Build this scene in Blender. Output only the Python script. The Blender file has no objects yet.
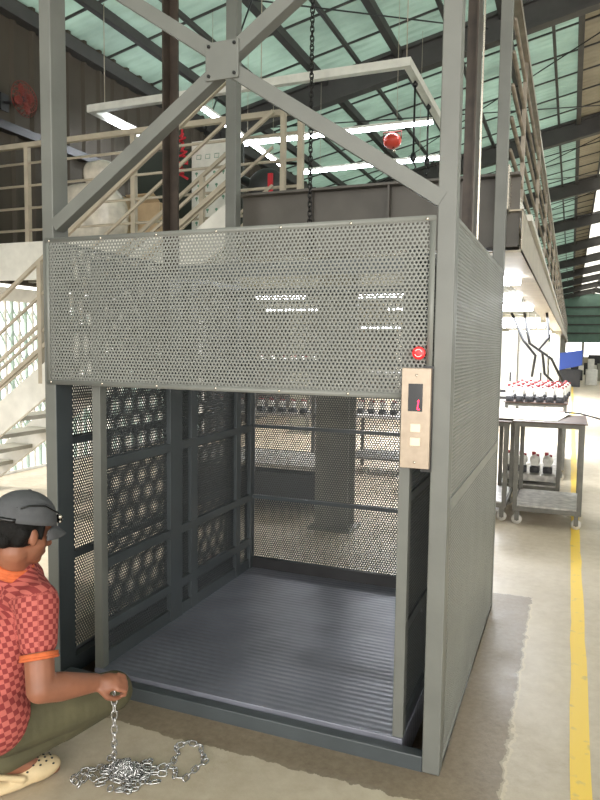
import bpy, math, random
import numpy as np
from mathutils import Vector, Matrix, Quaternion
random.seed(4)
scn = bpy.context.scene
COL = scn.collection

# ------------------------------------------------------------------ camera
cam_data = bpy.data.cameras.new('camera')
cam = bpy.data.objects.new('camera', cam_data); COL.objects.link(cam)
YAW, PITCH, ROLL, FPX = 0.3818, 0.0795, 0.0130, 671.95
fw = Vector((-math.sin(YAW)*math.cos(PITCH), math.cos(YAW)*math.cos(PITCH), -math.sin(PITCH)))
rt = Vector((math.cos(YAW), math.sin(YAW), 0)); up = rt.cross(fw)
r2 = rt*math.cos(ROLL) + up*math.sin(ROLL); u2 = up*math.cos(ROLL) - rt*math.sin(ROLL)
cam.matrix_world = Matrix(((r2.x, u2.x, -fw.x, 0.3932), (r2.y, u2.y, -fw.y, -2.4269), (r2.z, u2.z, -fw.z, 1.6), (0, 0, 0, 1)))
cam_data.sensor_fit = 'HORIZONTAL'; cam_data.sensor_width = 36; cam_data.lens = FPX*36/600
cam_data.clip_start = 0.05; cam_data.clip_end = 400
scn.camera = cam
# ------------------------------------------------------------------ light
scn.view_settings.view_transform = 'Standard'; scn.view_settings.look = 'None'
scn.view_settings.gamma = 1; scn.view_settings.use_curve_mapping = False
scn.view_settings.exposure = 0.35
world = bpy.data.worlds.new('sky'); scn.world = world; world.use_nodes = True
bg = world.node_tree.nodes['Background']
bg.inputs[0].default_value = (1.0, 0.975, 0.93, 1); bg.inputs[1].default_value = 2.6
def sun_lamp(d, strength, ang=3.0, col=(1, .96, .9)):
    l = bpy.data.lights.new('sun', 'SUN'); l.energy = strength; l.angle = math.radians(ang); l.color = col
    o = bpy.data.objects.new('sun', l); COL.objects.link(o)
    o.rotation_euler = Vector(d).to_track_quat('-Z', 'Y').to_euler()
sun_lamp((1.0, 0.15, -0.62), 6.5)
def area(name, loc, d, sx, sy, watts, col=(1, 1, 1)):
    l = bpy.data.lights.new(name, 'AREA'); l.shape = 'RECTANGLE'; l.size = sx; l.size_y = sy; l.energy = watts; l.color = col
    o = bpy.data.objects.new(name, l); COL.objects.link(o); o.location = loc
    o.rotation_euler = Vector(d).to_track_quat('-Z', 'Y').to_euler()
area('front_fill', (2.5, -7.5, 2.2), (-0.25, 1, -0.16), 9, 3.0, 300, (1, .95, .88))  # unseen fill light added behind the camera
area('deck_fill', (-1.2, 5.2, 2.12), (0, 0, -1), 3.0, 0.3, 120, (.92, .95, 1))  # area fills added under the deck for brightness, beside the modelled tubes
area('deck_fill', (-1.0, 9.0, 2.12), (0, 0, -1), 2.4, 4.0, 420, (.92, .95, 1))
area('deck_fill', (-1.6, 18, 2.12), (0, 0, -1), 3.0, 8.0, 1500, (.92, .95, 1))

# ------------------------------------------------------------------ materials
def srgb(r, g, b):
    f = lambda c: (c/255/12.92) if c/255 <= .04045 else ((c/255+.055)/1.055)**2.4
    return (f(r), f(g), f(b), 1)
def mat(name, col, rough=.5, metal=0., spec=.5, noise=0., nscale=8., col2=None, bump=0., bscale=40., emit=None, estr=0., trans=0.):
    m = bpy.data.materials.new(name); m.use_nodes = True
    nt = m.node_tree; n = nt.nodes; L = nt.links; b = n['Principled BSDF']
    b.inputs['Base Color'].default_value = srgb(*col); b.inputs['Roughness'].default_value = rough
    b.inputs['Metallic'].default_value = metal; b.inputs['Specular IOR Level'].default_value = spec
    tc = n.new('ShaderNodeTexCoord')
    if noise > 0 or col2:
        c2 = col2 or tuple(c*(1-noise) for c in col)
        tx = n.new('ShaderNodeTexNoise'); tx.inputs['Scale'].default_value = nscale; tx.inputs['Detail'].default_value = 6
        rp = n.new('ShaderNodeValToRGB'); rp.color_ramp.elements[0].position = .3; rp.color_ramp.elements[1].position = .7
        rp.color_ramp.elements[0].color = srgb(*c2); rp.color_ramp.elements[1].color = srgb(*col)
        L.new(tc.outputs['Object'], tx.inputs['Vector']); L.new(tx.outputs['Fac'], rp.inputs[0]); L.new(rp.outputs[0], b.inputs['Base Color'])
    if bump > 0:
        t2 = n.new('ShaderNodeTexNoise'); t2.inputs['Scale'].default_value = bscale; t2.inputs['Detail'].default_value = 4
        bp = n.new('ShaderNodeBump'); bp.inputs['Strength'].default_value = bump; bp.inputs['Distance'].default_value = .01
        L.new(tc.outputs['Object'], t2.inputs['Vector']); L.new(t2.outputs['Fac'], bp.inputs['Height']); L.new(bp.outputs[0], b.inputs['Normal'])
    if emit:
        b.inputs['Emission Color'].default_value = srgb(*emit); b.inputs['Emission Strength'].default_value = estr
    if trans: b.inputs['Transmission Weight'].default_value = trans
    return m
M = {}
M['paint'] = mat('grey_paint', (112, 114, 109), .42, noise=.10, nscale=5, bump=.05, bscale=90)
M['paint_blue'] = mat('blue_grey_paint', (74, 80, 83), .38, noise=.12, nscale=4)
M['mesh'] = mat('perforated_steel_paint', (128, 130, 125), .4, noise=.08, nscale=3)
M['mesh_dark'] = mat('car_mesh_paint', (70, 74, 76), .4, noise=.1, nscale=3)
M['rail_steel'] = mat('guide_rail_steel', (70, 60, 52), .45, metal=.3, noise=.3, nscale=12)
M['bright_steel'] = mat('machined_steel', (205, 198, 185), .25, metal=.8)
M['cream'] = mat('cream_paint', (176, 166, 148), .45, noise=.12, nscale=6)
M['roofsteel'] = mat('roof_steel', (70, 68, 66), .6, noise=.2, nscale=3)
M['white'] = mat('white_paint', (222, 220, 212), .45, noise=.08, nscale=9)
M['beige_metal'] = mat('brushed_beige_steel', (176, 160, 142), .35, metal=.35, noise=.08, nscale=30)
M['black'] = mat('black_plastic', (18, 18, 20), .3)
M['screen'] = mat('display_glass', (8, 8, 10), .08)
M['red_led'] = mat('red_led', (255, 30, 60), .4, emit=(255, 30, 70), estr=5)
M['red'] = mat('red_glow_plastic', (200, 22, 28), .3, emit=(255, 20, 30), estr=.5)  # button plastic given a faint glow of its own
M['white_mark'] = mat('white_print', (235, 225, 225), .5)
M['ivory'] = mat('button_plastic', (232, 214, 192), .3)
M['chain'] = mat('galvanised_chain', (205, 205, 205), .25, metal=.8, noise=.15, nscale=60)
M['chain_black'] = mat('black_chain', (24, 23, 22), .45, metal=.4)
M['tube'] = mat('fluorescent_tube', (255, 255, 255), .5, emit=(240, 246, 255), estr=22)
M['skin'] = mat('skin', (150, 98, 74), .5, noise=.12, nscale=14)
M['hair'] = mat('black_hair', (13, 11, 10), .7, spec=.25, bump=.4, bscale=150)
M['cap'] = mat('grey_cap_cloth', (88, 89, 92), .85, noise=.1, nscale=30, bump=.25, bscale=300)
M['olive'] = mat('olive_trouser_cloth', (88, 84, 60), .9, noise=.18, nscale=9, bump=.7, bscale=16)
M['orange'] = mat('orange_knit', (208, 104, 58), .85, noise=.1, nscale=60)
M['clog'] = mat('cream_foam_clog', (212, 190, 150), .7, noise=.1, nscale=20)
M['cardboard'] = mat('cardboard', (190, 165, 132), .8, noise=.1, nscale=7)
M['paper'] = mat('pale_sheet', (236, 228, 212), .7, noise=.06, nscale=4)
M['wood'] = mat('brown_board', (96, 72, 58), .6, noise=.3, nscale=8)
M['rubber'] = mat('rubber', (38, 38, 38), .7)
M['caster'] = mat('caster_wheel', (196, 192, 184), .5)
M['blue'] = mat('blue_sheet', (58, 92, 190), .5)
M['dark_green'] = mat('dark_green_board', (52, 58, 50), .7, noise=.2, nscale=2)
M['red_cloth'] = mat('red_cord', (196, 48, 58), .8)
M['fan_red'] = mat('dark_red_fan', (120, 46, 36), .6)
M['ball'] = mat('red_extinguisher_shell', (188, 60, 44), .3)
M['column'] = mat('column_paint', (150, 148, 134), .5, noise=.15, nscale=5)
M['dark_metal'] = mat('dark_machine_metal', (52, 52, 54), .5, noise=.2, nscale=6)
M['wheelgrey'] = mat('trolley_paint', (110, 108, 100), .5, noise=.25, nscale=9)
M['tray'] = mat('scratched_tray', (196, 192, 184), .35, metal=.2, noise=.3, nscale=18)
M['ground'] = mat('outdoor_ground', (222, 216, 204), .9, noise=.06, nscale=.8)
M['rail_grey'] = mat('worn_grey_railing', (150, 140, 126), .3, metal=.4, noise=.25, nscale=7)
M['beam'] = mat('grey_beam_paint', (92, 88, 82), .5, noise=.15, nscale=5)
M['fuel_red'] = mat('dark_red_cap', (140, 40, 46), .5)
M['glass_lens'] = mat('lens', (30, 32, 30), .05)
M['green_shade'] = mat('green_gate_shade', (170, 192, 182), .5, noise=.1, nscale=6)  # pale green repeats the greenish shadows on the white gate bars

def concrete():
    m = bpy.data.materials.new('worn_concrete'); m.use_nodes = True; nt = m.node_tree; n = nt.nodes; L = nt.links; b = n['Principled BSDF']
    tc = n.new('ShaderNodeTexCoord'); b.inputs['Roughness'].default_value = .42
    def noise(s, d=6, r=.55):
        t = n.new('ShaderNodeTexNoise'); t.inputs['Scale'].default_value = s; t.inputs['Detail'].default_value = d; t.inputs['Roughness'].default_value = r
        L.new(tc.outputs['Object'], t.inputs['Vector']); return t.outputs['Fac']
    def ramp(f, a, ca, bb, cb):
        r = n.new('ShaderNodeValToRGB'); e = r.color_ramp.elements; e[0].position = a; e[1].position = bb; e[0].color = ca; e[1].color = cb
        L.new(f, r.inputs[0]); return r.outputs[0]
    def mix(f, a, c, mode='MIX'):
        x = n.new('ShaderNodeMix'); x.data_type = 'RGBA'; x.blend_type = mode
        if isinstance(f, float): x.inputs[0].default_value = f
        else: L.new(f, x.inputs[0])
        for s, v in ((6, a), (7, c)):
            if isinstance(v, tuple): x.inputs[s].default_value = v
            else: L.new(v, x.inputs[s])
        return x.outputs[2]
    def math_(op, a, c=None, clamp=False):
        x = n.new('ShaderNodeMath'); x.operation = op; x.use_clamp = clamp
        for i, v in ((0, a), (1, c)):
            if v is None: continue
            if isinstance(v, (int, float)): x.inputs[i].default_value = v
            else: L.new(v, x.inputs[i])
        return x.outputs[0]
    base = ramp(noise(.9), .32, srgb(168, 150, 124), .68, srgb(202, 185, 156))
    fine = ramp(noise(14, 8, .7), .3, srgb(176, 166, 148), .7, srgb(215, 208, 194))
    c = mix(.45, base, fine)
    # raw cement margin cast round the pit
    sx = n.new('ShaderNodeSeparateXYZ'); L.new(tc.outputs['Object'], sx.inputs[0])
    wob = math_('MULTIPLY', math_('SUBTRACT', noise(9, 5, .6), .5), .10)
    def inside(v, lo, hi, w=wob):
        vv = math_('ADD', v, w)
        return math_('MULTIPLY', math_('GREATER_THAN', vv, lo), math_('LESS_THAN', vv, hi))
    ins = math_('MULTIPLY', inside(sx.outputs[0], -2.2, .225), inside(sx.outputs[1], -.17, 2.06))
    patch = mix(.6, ramp(noise(3.2), .3, srgb(112, 98, 82), .7, srgb(146, 130, 110)), ramp(noise(30, 6, .7), .3, srgb(120, 105, 88), .7, srgb(160, 146, 126)))
    c = mix(ins, c, patch)
    # pale cement smear along the edge of the margin
    rim = math_('MULTIPLY', inside(sx.outputs[0], .215, .236), inside(sx.outputs[1], -2.5, 1.95))
    rim = math_('MULTIPLY', rim, .4)
    c = mix(rim, c, srgb(214, 200, 172))
    L.new(c, b.inputs['Base Color'])
    rr = ramp(noise(2.5), .3, (.32, .32, .32, 1), .7, (.55, .55, .55, 1)); L.new(rr, b.inputs['Roughness'])
    bp = n.new('ShaderNodeBump'); bp.inputs['Strength'].default_value = .25; bp.inputs['Distance'].default_value = .006
    L.new(noise(35, 6, .7), bp.inputs['Height']); L.new(bp.outputs[0], b.inputs['Normal'])
    return m
M['concrete'] = concrete()

def yellow_line():
    m = mat('worn_yellow_floor_paint', (236, 196, 60), .5); nt = m.node_tree; n = nt.nodes; L = nt.links; b = n['Principled BSDF']
    tc = n.new('ShaderNodeTexCoord'); t = n.new('ShaderNodeTexNoise'); t.inputs['Scale'].default_value = 16; t.inputs['Detail'].default_value = 8
    r = n.new('ShaderNodeValToRGB'); r.color_ramp.elements[0].position = .24; r.color_ramp.elements[1].position = .40
    r.color_ramp.elements[0].color = srgb(196, 172, 112); r.color_ramp.elements[1].color = srgb(242, 204, 78)
    L.new(tc.outputs['Object'], t.inputs['Vector']); L.new(t.outputs['Fac'], r.inputs[0]); L.new(r.outputs[0], b.inputs['Base Color'])
    return m
M['yellow'] = yellow_line()

def sheet(name, col, tcol, tw, axis='Y', ribs=5.0, lap=True):
    """corrugated roof sheet: diffuse + translucent, ribs by bump"""
    m = bpy.data.materials.new(name); m.use_nodes = True; nt = m.node_tree; n = nt.nodes; L = nt.links
    n.remove(n['Principled BSDF']); out = n['Material Output']
    tc = n.new('ShaderNodeTexCoord'); w = n.new('ShaderNodeTexWave'); w.bands_direction = axis; w.inputs['Scale'].default_value = ribs/3.0
    L.new(tc.outputs['Object'], w.inputs['Vector'])
    no = n.new('ShaderNodeTexNoise'); no.inputs['Scale'].default_value = 1.3; no.inputs['Detail'].default_value = 5; L.new(tc.outputs['Object'], no.inputs['Vector'])
    mr = n.new('ShaderNodeMapRange'); mr.inputs[1].default_value = .3; mr.inputs[2].default_value = .7; mr.inputs[3].default_value = .72; mr.inputs[4].default_value = 1
    L.new(no.outputs['Fac'], mr.inputs[0])
    bp = n.new('ShaderNodeBump'); bp.inputs['Strength'].default_value = .8; bp.inputs['Distance'].default_value = .03; L.new(w.outputs['Fac'], bp.inputs['Height'])
    def tinted(c):
        x = n.new('ShaderNodeMix'); x.data_type = 'RGBA'; x.blend_type = 'MULTIPLY'; x.inputs[0].default_value = 1
        x.inputs[6].default_value = srgb(*c)
        cb = n.new('ShaderNodeCombineColor')
        for i in range(3): L.new(mr.outputs[0], cb.inputs[i])
        L.new(cb.outputs[0], x.inputs[7]); return x.outputs[2]
    d = n.new('ShaderNodeBsdfDiffuse'); L.new(tinted(col), d.inputs[0]); L.new(bp.outputs[0], d.inputs['Normal'])
    t = n.new('ShaderNodeBsdfTranslucent'); L.new(tinted(tcol), t.inputs[0]); L.new(bp.outputs[0], t.inputs['Normal'])
    mx = n.new('ShaderNodeMixShader'); mx.inputs[0].default_value = tw
    L.new(d.outputs[0], mx.inputs[1]); L.new(t.outputs[0], mx.inputs[2]); L.new(mx.outputs[0], out.inputs[0])
    return m
M['roof_green'] = sheet('green_roof_sheet', (180, 195, 187), (188, 206, 197), .46)
M['roof_beige'] = sheet('beige_roof_sheet', (178, 172, 156), (160, 150, 130), .25)
M['skylight'] = sheet('clear_roof_sheet', (230, 230, 225), (245, 245, 240), .85)
M['gable'] = mat('green_gable_sheet', (100, 128, 117), .6, noise=.1, nscale=2)

def wall_cladding():
    m = mat('brown_cladding', (64, 57, 46), .7); nt = m.node_tree; n = nt.nodes; L = nt.links; b = n['Principled BSDF']
    tc = n.new('ShaderNodeTexCoord'); w = n.new('ShaderNodeTexWave'); w.bands_direction = 'Y'; w.inputs['Scale'].default_value = 1.3; w.wave_profile = 'SAW'
    L.new(tc.outputs['Object'], w.inputs['Vector'])
    bp = n.new('ShaderNodeBump'); bp.inputs['Strength'].default_value = 1; bp.inputs['Distance'].default_value = .05; L.new(w.outputs['Fac'], bp.inputs['Height']); L.new(bp.outputs[0], b.inputs['Normal'])
    return m
M['cladding'] = wall_cladding()

def platform_mat():
    m = mat('ribbed_platform_paint', (132, 134, 146), .32, noise=.15, nscale=5); nt = m.node_tree; n = nt.nodes; L = nt.links; b = n['Principled BSDF']
    tc = n.new('ShaderNodeTexCoord'); w = n.new('ShaderNodeTexWave'); w.bands_direction = 'Y'; w.inputs['Scale'].default_value = 8.5
    w.inputs['Distortion'].default_value = .6; w.inputs['Detail Scale'].default_value = 2
    L.new(tc.outputs['Object'], w.inputs['Vector'])
    v = n.new('ShaderNodeTexVoronoi'); v.inputs['Scale'].default_value = 45; L.new(tc.outputs['Object'], v.inputs['Vector'])
    ad = n.new('ShaderNodeMath'); ad.operation = 'MULTIPLY_ADD'; ad.inputs[1].default_value = .35
    L.new(v.outputs['Distance'], ad.inputs[0]); L.new(w.outputs['Fac'], ad.inputs[2])
    bp = n.new('ShaderNodeBump'); bp.inputs['Strength'].default_value = .22; bp.inputs['Distance'].default_value = .005; L.new(ad.outputs[0], bp.inputs['Height']); L.new(bp.outputs[0], b.inputs['Normal'])
    b.inputs['Metallic'].default_value = .25
    return m
M['platform'] = platform_mat()

def shirt_mat():
    m = mat('red_checked_jersey', (200, 80, 75), .85); nt = m.node_tree; n = nt.nodes; L = nt.links; b = n['Principled BSDF']
    uv = n.new('ShaderNodeUVMap'); uv.uv_map = 'UVMap'
    ck = n.new('ShaderNodeTexChecker'); ck.inputs['Scale'].default_value = 1
    ck.inputs['Color1'].default_value = srgb(184, 96, 87); ck.inputs['Color2'].default_value = srgb(134, 50, 49)
    L.new(uv.outputs[0], ck.inputs['Vector']); L.new(ck.outputs[0], b.inputs['Base Color'])
    return m
M['shirt'] = shirt_mat()

# ------------------------------------------------------------------ mesh helpers
class MB:
    def __init__(s): s.v = []; s.f = []; s.sm = []
    def add(s, vs, fs, smooth=False):
        o = len(s.v); s.v += [tuple(v) for v in vs]; s.f += [tuple(i+o for i in f) for f in fs]; s.sm += [smooth]*len(fs); return s
    def hexa(s, p):
        return s.add(p, [(0, 3, 2, 1), (4, 5, 6, 7), (0, 1, 5, 4), (1, 2, 6, 5), (2, 3, 7, 6), (3, 0, 4, 7)])
    def box(s, x0, x1, y0, y1, z0, z1):
        return s.hexa([(x0, y0, z0), (x1, y0, z0), (x1, y1, z0), (x0, y1, z0), (x0, y0, z1), (x1, y0, z1), (x1, y1, z1), (x0, y1, z1)])
    def bar(s, a, b, w, h, upv=(0, 0, 1)):
        """rectangular bar from a to b; w across, h along the up vector"""
        a = Vector(a); b = Vector(b); d = (b-a).normalized(); u = Vector(upv)
        sd = d.cross(u).normalized(); u = sd.cross(d).normalized(); sd *= w/2; u *= h/2
        return s.hexa([a-sd-u, a+sd-u, a+sd+u, a-sd+u, b-sd-u, b+sd-u, b+sd+u, b-sd+u])
    def tube(s, pts, r, n=8, cap=True, closed=False):
        pts = [Vector(p) for p in pts]; N = len(pts); vs = []; rs = r if isinstance(r, (list, tuple)) else [r]*N
        prev = None
        for i, p in enumerate(pts):
            if closed: t = pts[(i+1) % N]-pts[i-1]
            else: t = pts[min(i+1, N-1)]-pts[max(i-1, 0)]
            t.normalize()
            if prev is None:
                prev = t.orthogonal().normalized()
            prev = (prev - t*prev.dot(t)).normalized(); q = t.cross(prev)
            for k in range(n):
                a = 2*math.pi*k/n; vs.append(p+(prev*math.cos(a)+q*math.sin(a))*rs[i])
        fs = []
        for i in range(N if closed else N-1):
            j = (i+1) % N
            for k in range(n): fs.append((i*n+k, i*n+(k+1) % n, j*n+(k+1) % n, j*n+k))
        if cap and not closed: fs += [tuple(reversed(range(n))), tuple((N-1)*n+k for k in range(n))]
        return s.add(vs, fs, True)
    def cyl(s, a, b, r, n=16): return s.tube([a, b], r, n)
    def ell(s, c, r, n=14, m=10, rot=None):
        c = Vector(c); r = (r, r, r) if isinstance(r, (int, float)) else r; vs = []; R = rot or Matrix.Identity(3)
        for i in range(1, m):
            th = math.pi*i/m
            for k in range(n):
                ph = 2*math.pi*k/n; vs.append(c+R@Vector((r[0]*math.sin(th)*math.cos(ph), r[1]*math.sin(th)*math.sin(ph), r[2]*math.cos(th))))
        vs += [c+R@Vector((0, 0, r[2])), c+R@Vector((0, 0, -r[2]))]; fs = []
        for i in range(m-2):
            for k in range(n): fs.append((i*n+k, (i+1)*n+k, (i+1)*n+(k+1) % n, i*n+(k+1) % n))
        t = (m-1)*n
        for k in range(n): fs += [(t, k, (k+1) % n), (t+1, (m-2)*n+(k+1) % n, (m-2)*n+k)]
        return s.add(vs, fs, True)
    def cap(s, a, b, ra, rb):
        """tapered capsule as a row of overlapping spheres"""
        a = Vector(a); b = Vector(b); n = max(2, int((b-a).length/(min(ra, rb)*.35))+1)
        for i in range(n+1):
            t = i/n; s.ell(a.lerp(b, t), ra+(rb-ra)*t, 12, 8)
        return s
    def build(s, name, m, parent=None, bevel=0., smooth=None):
        me = bpy.data.meshes.new(name); me.from_pydata(s.v, [], s.f); me.update()
        me.polygons.foreach_set('use_smooth', s.sm if smooth is None else [smooth]*len(s.f))
        me.materials.append(M[m] if isinstance(m, str) else m)
        o = bpy.data.objects.new(name, me); COL.objects.link(o)
        if parent: o.parent = parent
        if bevel:
            bv = o.modifiers.new('edge', 'BEVEL'); bv.width = bevel; bv.segments = 2; bv.limit_method = 'ANGLE'
        return o
def local(o, origin):
    """shift the mesh so that the object's origin sits at `origin`"""
    o.data.transform(Matrix.Translation(-Vector(origin))); o.location = Vector(origin); return o
def tag(o, label, cat, group=None, kind=None):
    if label: o['label'] = label
    if cat: o['category'] = cat
    if group: o['group'] = group
    if kind: o['kind'] = kind
    return o
def empty(name, loc=(0, 0, 0), label=None, cat=None, group=None, rz=0):
    o = bpy.data.objects.new(name, None); COL.objects.link(o); o.location = loc; o.rotation_euler = (0, 0, rz); o.empty_display_size = .1
    return tag(o, label, cat, group)
def struct(o): o['kind'] = 'structure'; return o
def copy_tree(o, parent=None):
    c = o.copy(); COL.objects.link(c)
    if parent: c.parent = parent
    for ch in list(o.children): copy_tree(ch, c)
    return c
def B(x0, x1, y0, y1, z0, z1, name, m, parent=None, bevel=0.):
    return MB().box(x0, x1, y0, y1, z0, z1).build(name, m, parent, bevel)

def perf(name, m, parent, O, U, V, W, H, px=.016, r=.0052, t=.0015, edge=.03, seg=6):
    """perforated steel sheet with real staggered holes. O corner, U/V unit vectors"""
    O = np.array(O, float); U = np.array(U, float); V = np.array(V, float); N = np.cross(U, V)
    py = px*.866; nx = int((W-2*edge)/px); ny = int((H-2*edge)/py)
    px = (W-2*edge)/(nx+.5); py = (H-2*edge)/ny; s = py/(px*.866)
    jj, ii = np.meshgrid(np.arange(ny), np.arange(nx), indexing='ij')
    cu = edge+px*(ii+.5+.5*(jj % 2)); cv = edge+py*(jj+.5); cu = cu.ravel(); cv = cv.ravel(); n = len(cu)
    an = np.pi/6+np.arange(6)*np.pi/3; R = px/math.sqrt(3)
    ou = np.cos(an)*R; ov = np.sin(an)*R*s; iu = np.cos(an)*r; iv = np.sin(an)*r
    def pts(du, dv, w): return O+(cu[:, None]+du)[..., None]*U+(cv[:, None]+dv)[..., None]*V+w*N
    vs = np.concatenate([pts(ou, ov, t/2), pts(iu, iv, t/2), pts(ou, ov, -t/2), pts(iu, iv, -t/2)], 1).reshape(-1, 3)
    k = np.arange(6); k2 = (k+1) % 6
    f = np.concatenate([np.stack([k, k2, 6+k2, 6+k], 1), np.stack([12+k2, 12+k, 18+k, 18+k2], 1), np.stack([6+k, 6+k2, 18+k2, 18+k], 1)])
    fs = (f[None]+(np.arange(n)*24)[:, None, None]).reshape(-1, 4)
    # solid margins
    mb = MB()
    def q(u0, u1, v0, v1):
        p = [O+u*U+v*V+w*N for w in (-t/2-.0002, t/2+.0002) for u, v in ((u0, v0), (u1, v0), (u1, v1), (u0, v1))]
        mb.hexa([tuple(x) for x in p])
    e = edge+px*.12
    q(0, W, 0, edge); q(0, W, H-edge, H); q(0, e, edge, H-edge); q(W-e, W, edge, H-edge)
    nv = len(vs); allv = np.concatenate([vs, np.array(mb.v)]); allf = np.concatenate([fs, np.array(mb.f)+nv])
    me = bpy.data.meshes.new(name)
    me.vertices.add(len(allv)); me.vertices.foreach_set('co', allv.astype(np.float32).ravel())
    me.loops.add(allf.size); me.loops.foreach_set('vertex_index', allf.astype(np.int32).ravel())
    me.polygons.add(len(allf)); me.polygons.foreach_set('loop_start', (np.arange(len(allf))*4).astype(np.int32))
    me.update(calc_edges=True); me.materials.append(M[m])
    o = bpy.data.objects.new(name, me); COL.objects.link(o)
    if parent: o.parent = parent
    return o

# ------------------------------------------------------------------ building
W, D, H, HB = 1.833, 1.835, 2.07, 1.413
fl = MB()   # floor with the lift pit left open
PX0, PX1, PY0, PY1 = -W+.0, -.0, .0, D
for a in ((-6.05, PX0, -9, 75), (PX1, 11, -9, 75)): fl.box(a[0], a[1], a[2], a[3], -.2, 0)
fl.box(PX0, PX1, -9, PY0, -.2, 0); fl.box(PX0, PX1, PY1, 75, -.2, 0)
struct(fl.build('floor', 'concrete'))
struct(B(PX0, PX1, PY0, PY1, -.25, -.2, 'floor_pit', 'concrete'))
struct(B(-40, -6.05, -20, 60, -.3, -.02, 'ground_outside', 'ground'))
# left wall with the gate opening
wl = MB(); wl.box(-6.1, -6, -9, 75, 2.32, 5.76); wl.box(-6.1, -6, -9, .6, 0, 2.32); wl.box(-6.1, -6, 9.5, 75, 0, 2.32)
struct(wl.build('wall_left', 'cladding'))
rb_ = MB()
for y in np.arange(-8.8, 40, .32): rb_.add([(-6, y, 2.32), (-5.96, y+.03, 2.32), (-5.96, y+.08, 2.32), (-6, y+.11, 2.32), (-6, y, 5.75), (-5.96, y+.03, 5.75), (-5.96, y+.08, 5.75), (-6, y+.11, 5.75)], [(0, 1, 5, 4), (1, 2, 6, 5), (2, 3, 7, 6)])
struct(rb_.build('wall_left_ribs', 'cladding'))
struct(B(11, 11.1, -9, 75, 0, 3.2, 'light_block_wall', 'cladding'))  # unseen low wall, added to hold back light from the open side
ztop = lambda x: 7.15+.215*(x-.6) if x < 2.3 else 7.15+.215*1.7-.215*(x-2.3)
def roof(x0, x1, y0, y1, m, n=1):
    a, b = ztop(x0), ztop(x1)
    return struct(MB().hexa([(x0, y0, a), (x1, y0, b), (x1, y1, b), (x0, y1, a), (x0, y0, a+.02), (x1, y0, b+.02), (x1, y1, b+.02), (x0, y1, a+.02)]).build('ceiling', m))
roof(-6.15, .33, -9, 75, 'roof_green'); roof(.33, .95, -9, 75, 'roof_beige'); roof(.95, 2.3, -9, 15.4, 'roof_beige')
for y in np.arange(15.4, 75, 6.5): roof(.95, 2.3, y+1.0, min(75, y+6.5), 'skylight'); roof(.95, 2.3, y, y+1.0, 'roof_beige')
roof(2.3, 3.6, -9, 75, 'skylight'); roof(3.6, 11, -9, 75, 'roof_green')
# far gable
g = MB(); g.add([(-6, 74, 2.4), (11, 74, 2.4), (11, 74, ztop(11)), (2.3, 74, ztop(2.3)), (-6, 74, ztop(-6)), (-6, 74.1, 2.4), (11, 74.1, 2.4), (11, 74.1, ztop(11)), (2.3, 74.1, ztop(2.3)), (-6, 74.1, ztop(-6))],
   [(0, 1, 2, 3, 4), (9, 8, 7, 6, 5), (0, 5, 6, 1), (1, 6, 7, 2), (2, 7, 8, 3), (3, 8, 9, 4), (4, 9, 5, 0)])
struct(g.build('wall_back', 'gable'))
gg = MB()
for z in (3.3, 4.2, 5.1, 6.0): gg.box(-6, 11, 73.85, 74, z, z+.12)
struct(gg.build('wall_back_girts', 'roofsteel'))
for x in (-3.5, -1, 1.5, 4, 6.5):
    struct(B(x-.12, x+.12, 73.7, 74, 0, 2.4, 'gable_column', 'column'))
struct(B(-6, 11, 74, 74.1, 0, .9, 'wall_back_low', 'cream'))
# rafters across the hall
RY = [-4.3, 2.2, 8.8, 15.3, 21.6, 28.0, 34.9, 41.4, 47.9, 54.4, 60.9, 67.4]
for y in RY:
    m = MB()
    for (xa, xb) in ((-6, 2.3), (2.3, 11)):
        za, zb = ztop(xa)-.02, ztop(xb)-.02
        for z0, z1, w in ((-.06, 0, .2), (-.40, -.06, .05), (-.46, -.40, .2)):
            m.hexa([(xa, y-w/2, za+z0), (xb, y-w/2, zb+z0), (xb, y+w/2, zb+z0), (xa, y+w/2, za+z0), (xa, y-w/2, za+z1), (xb, y-w/2, zb+z1), (xb, y+w/2, zb+z1), (xa, y+w/2, za+z1)])
    struct(m.build('roof_rafter', 'roofsteel'))
for x, w in ((-5.3, .09), (-4.6, .05), (-3.72, .12), (-3.07, .05), (-2.43, .11), (-1.6, .06), (-.8, .12), (-.1, .05), (.33, .1), (.95, .06), (2.3, .14), (3.6, .1)):
    z = ztop(x)-.03
    struct(MB().box(x-w/2, x+w/2, -9, 74, z-.13 if w > .08 else z-.07, z).build('roof_purlin', 'roofsteel'))
lp = MB()
for i, y in enumerate(np.arange(-8.2, 73, 1.08)):   # sheet laps, thin ribs across
    xa, xb = -6, .95; lp.hexa([(xa, y, ztop(xa)-.025), (xb, y, ztop(xb)-.025), (xb, y+.03, ztop(xb)-.025), (xa, y+.03, ztop(xa)-.025), (xa, y, ztop(xa)), (xb, y, ztop(xb)), (xb, y+.03, ztop(xb)), (xa, y+.03, ztop(xa))])
struct(lp.build('roof_sheet_lap', 'roofsteel'))
tr = MB()
for y0, y1 in ((9, 15.2), (15.4, 21.5), (21.7, 28)):
    for xa, xb in ((-5.5, 2.2), (2.2, -5.5)): tr.tube([(xa, y0, ztop(xa)-.25), (xb, y1, ztop(xb)-.25)], .012, 6)
tr.tube([(-6, 2.4, 5.35), (-1, 8.6, ztop(-1)-.3)], .012, 6); tr.tube([(-1, 2.4, ztop(-1)-.3), (-6, 8.6, 5.4)], .012, 6)
struct(tr.build('roof_tie_rod', 'black'))
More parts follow.
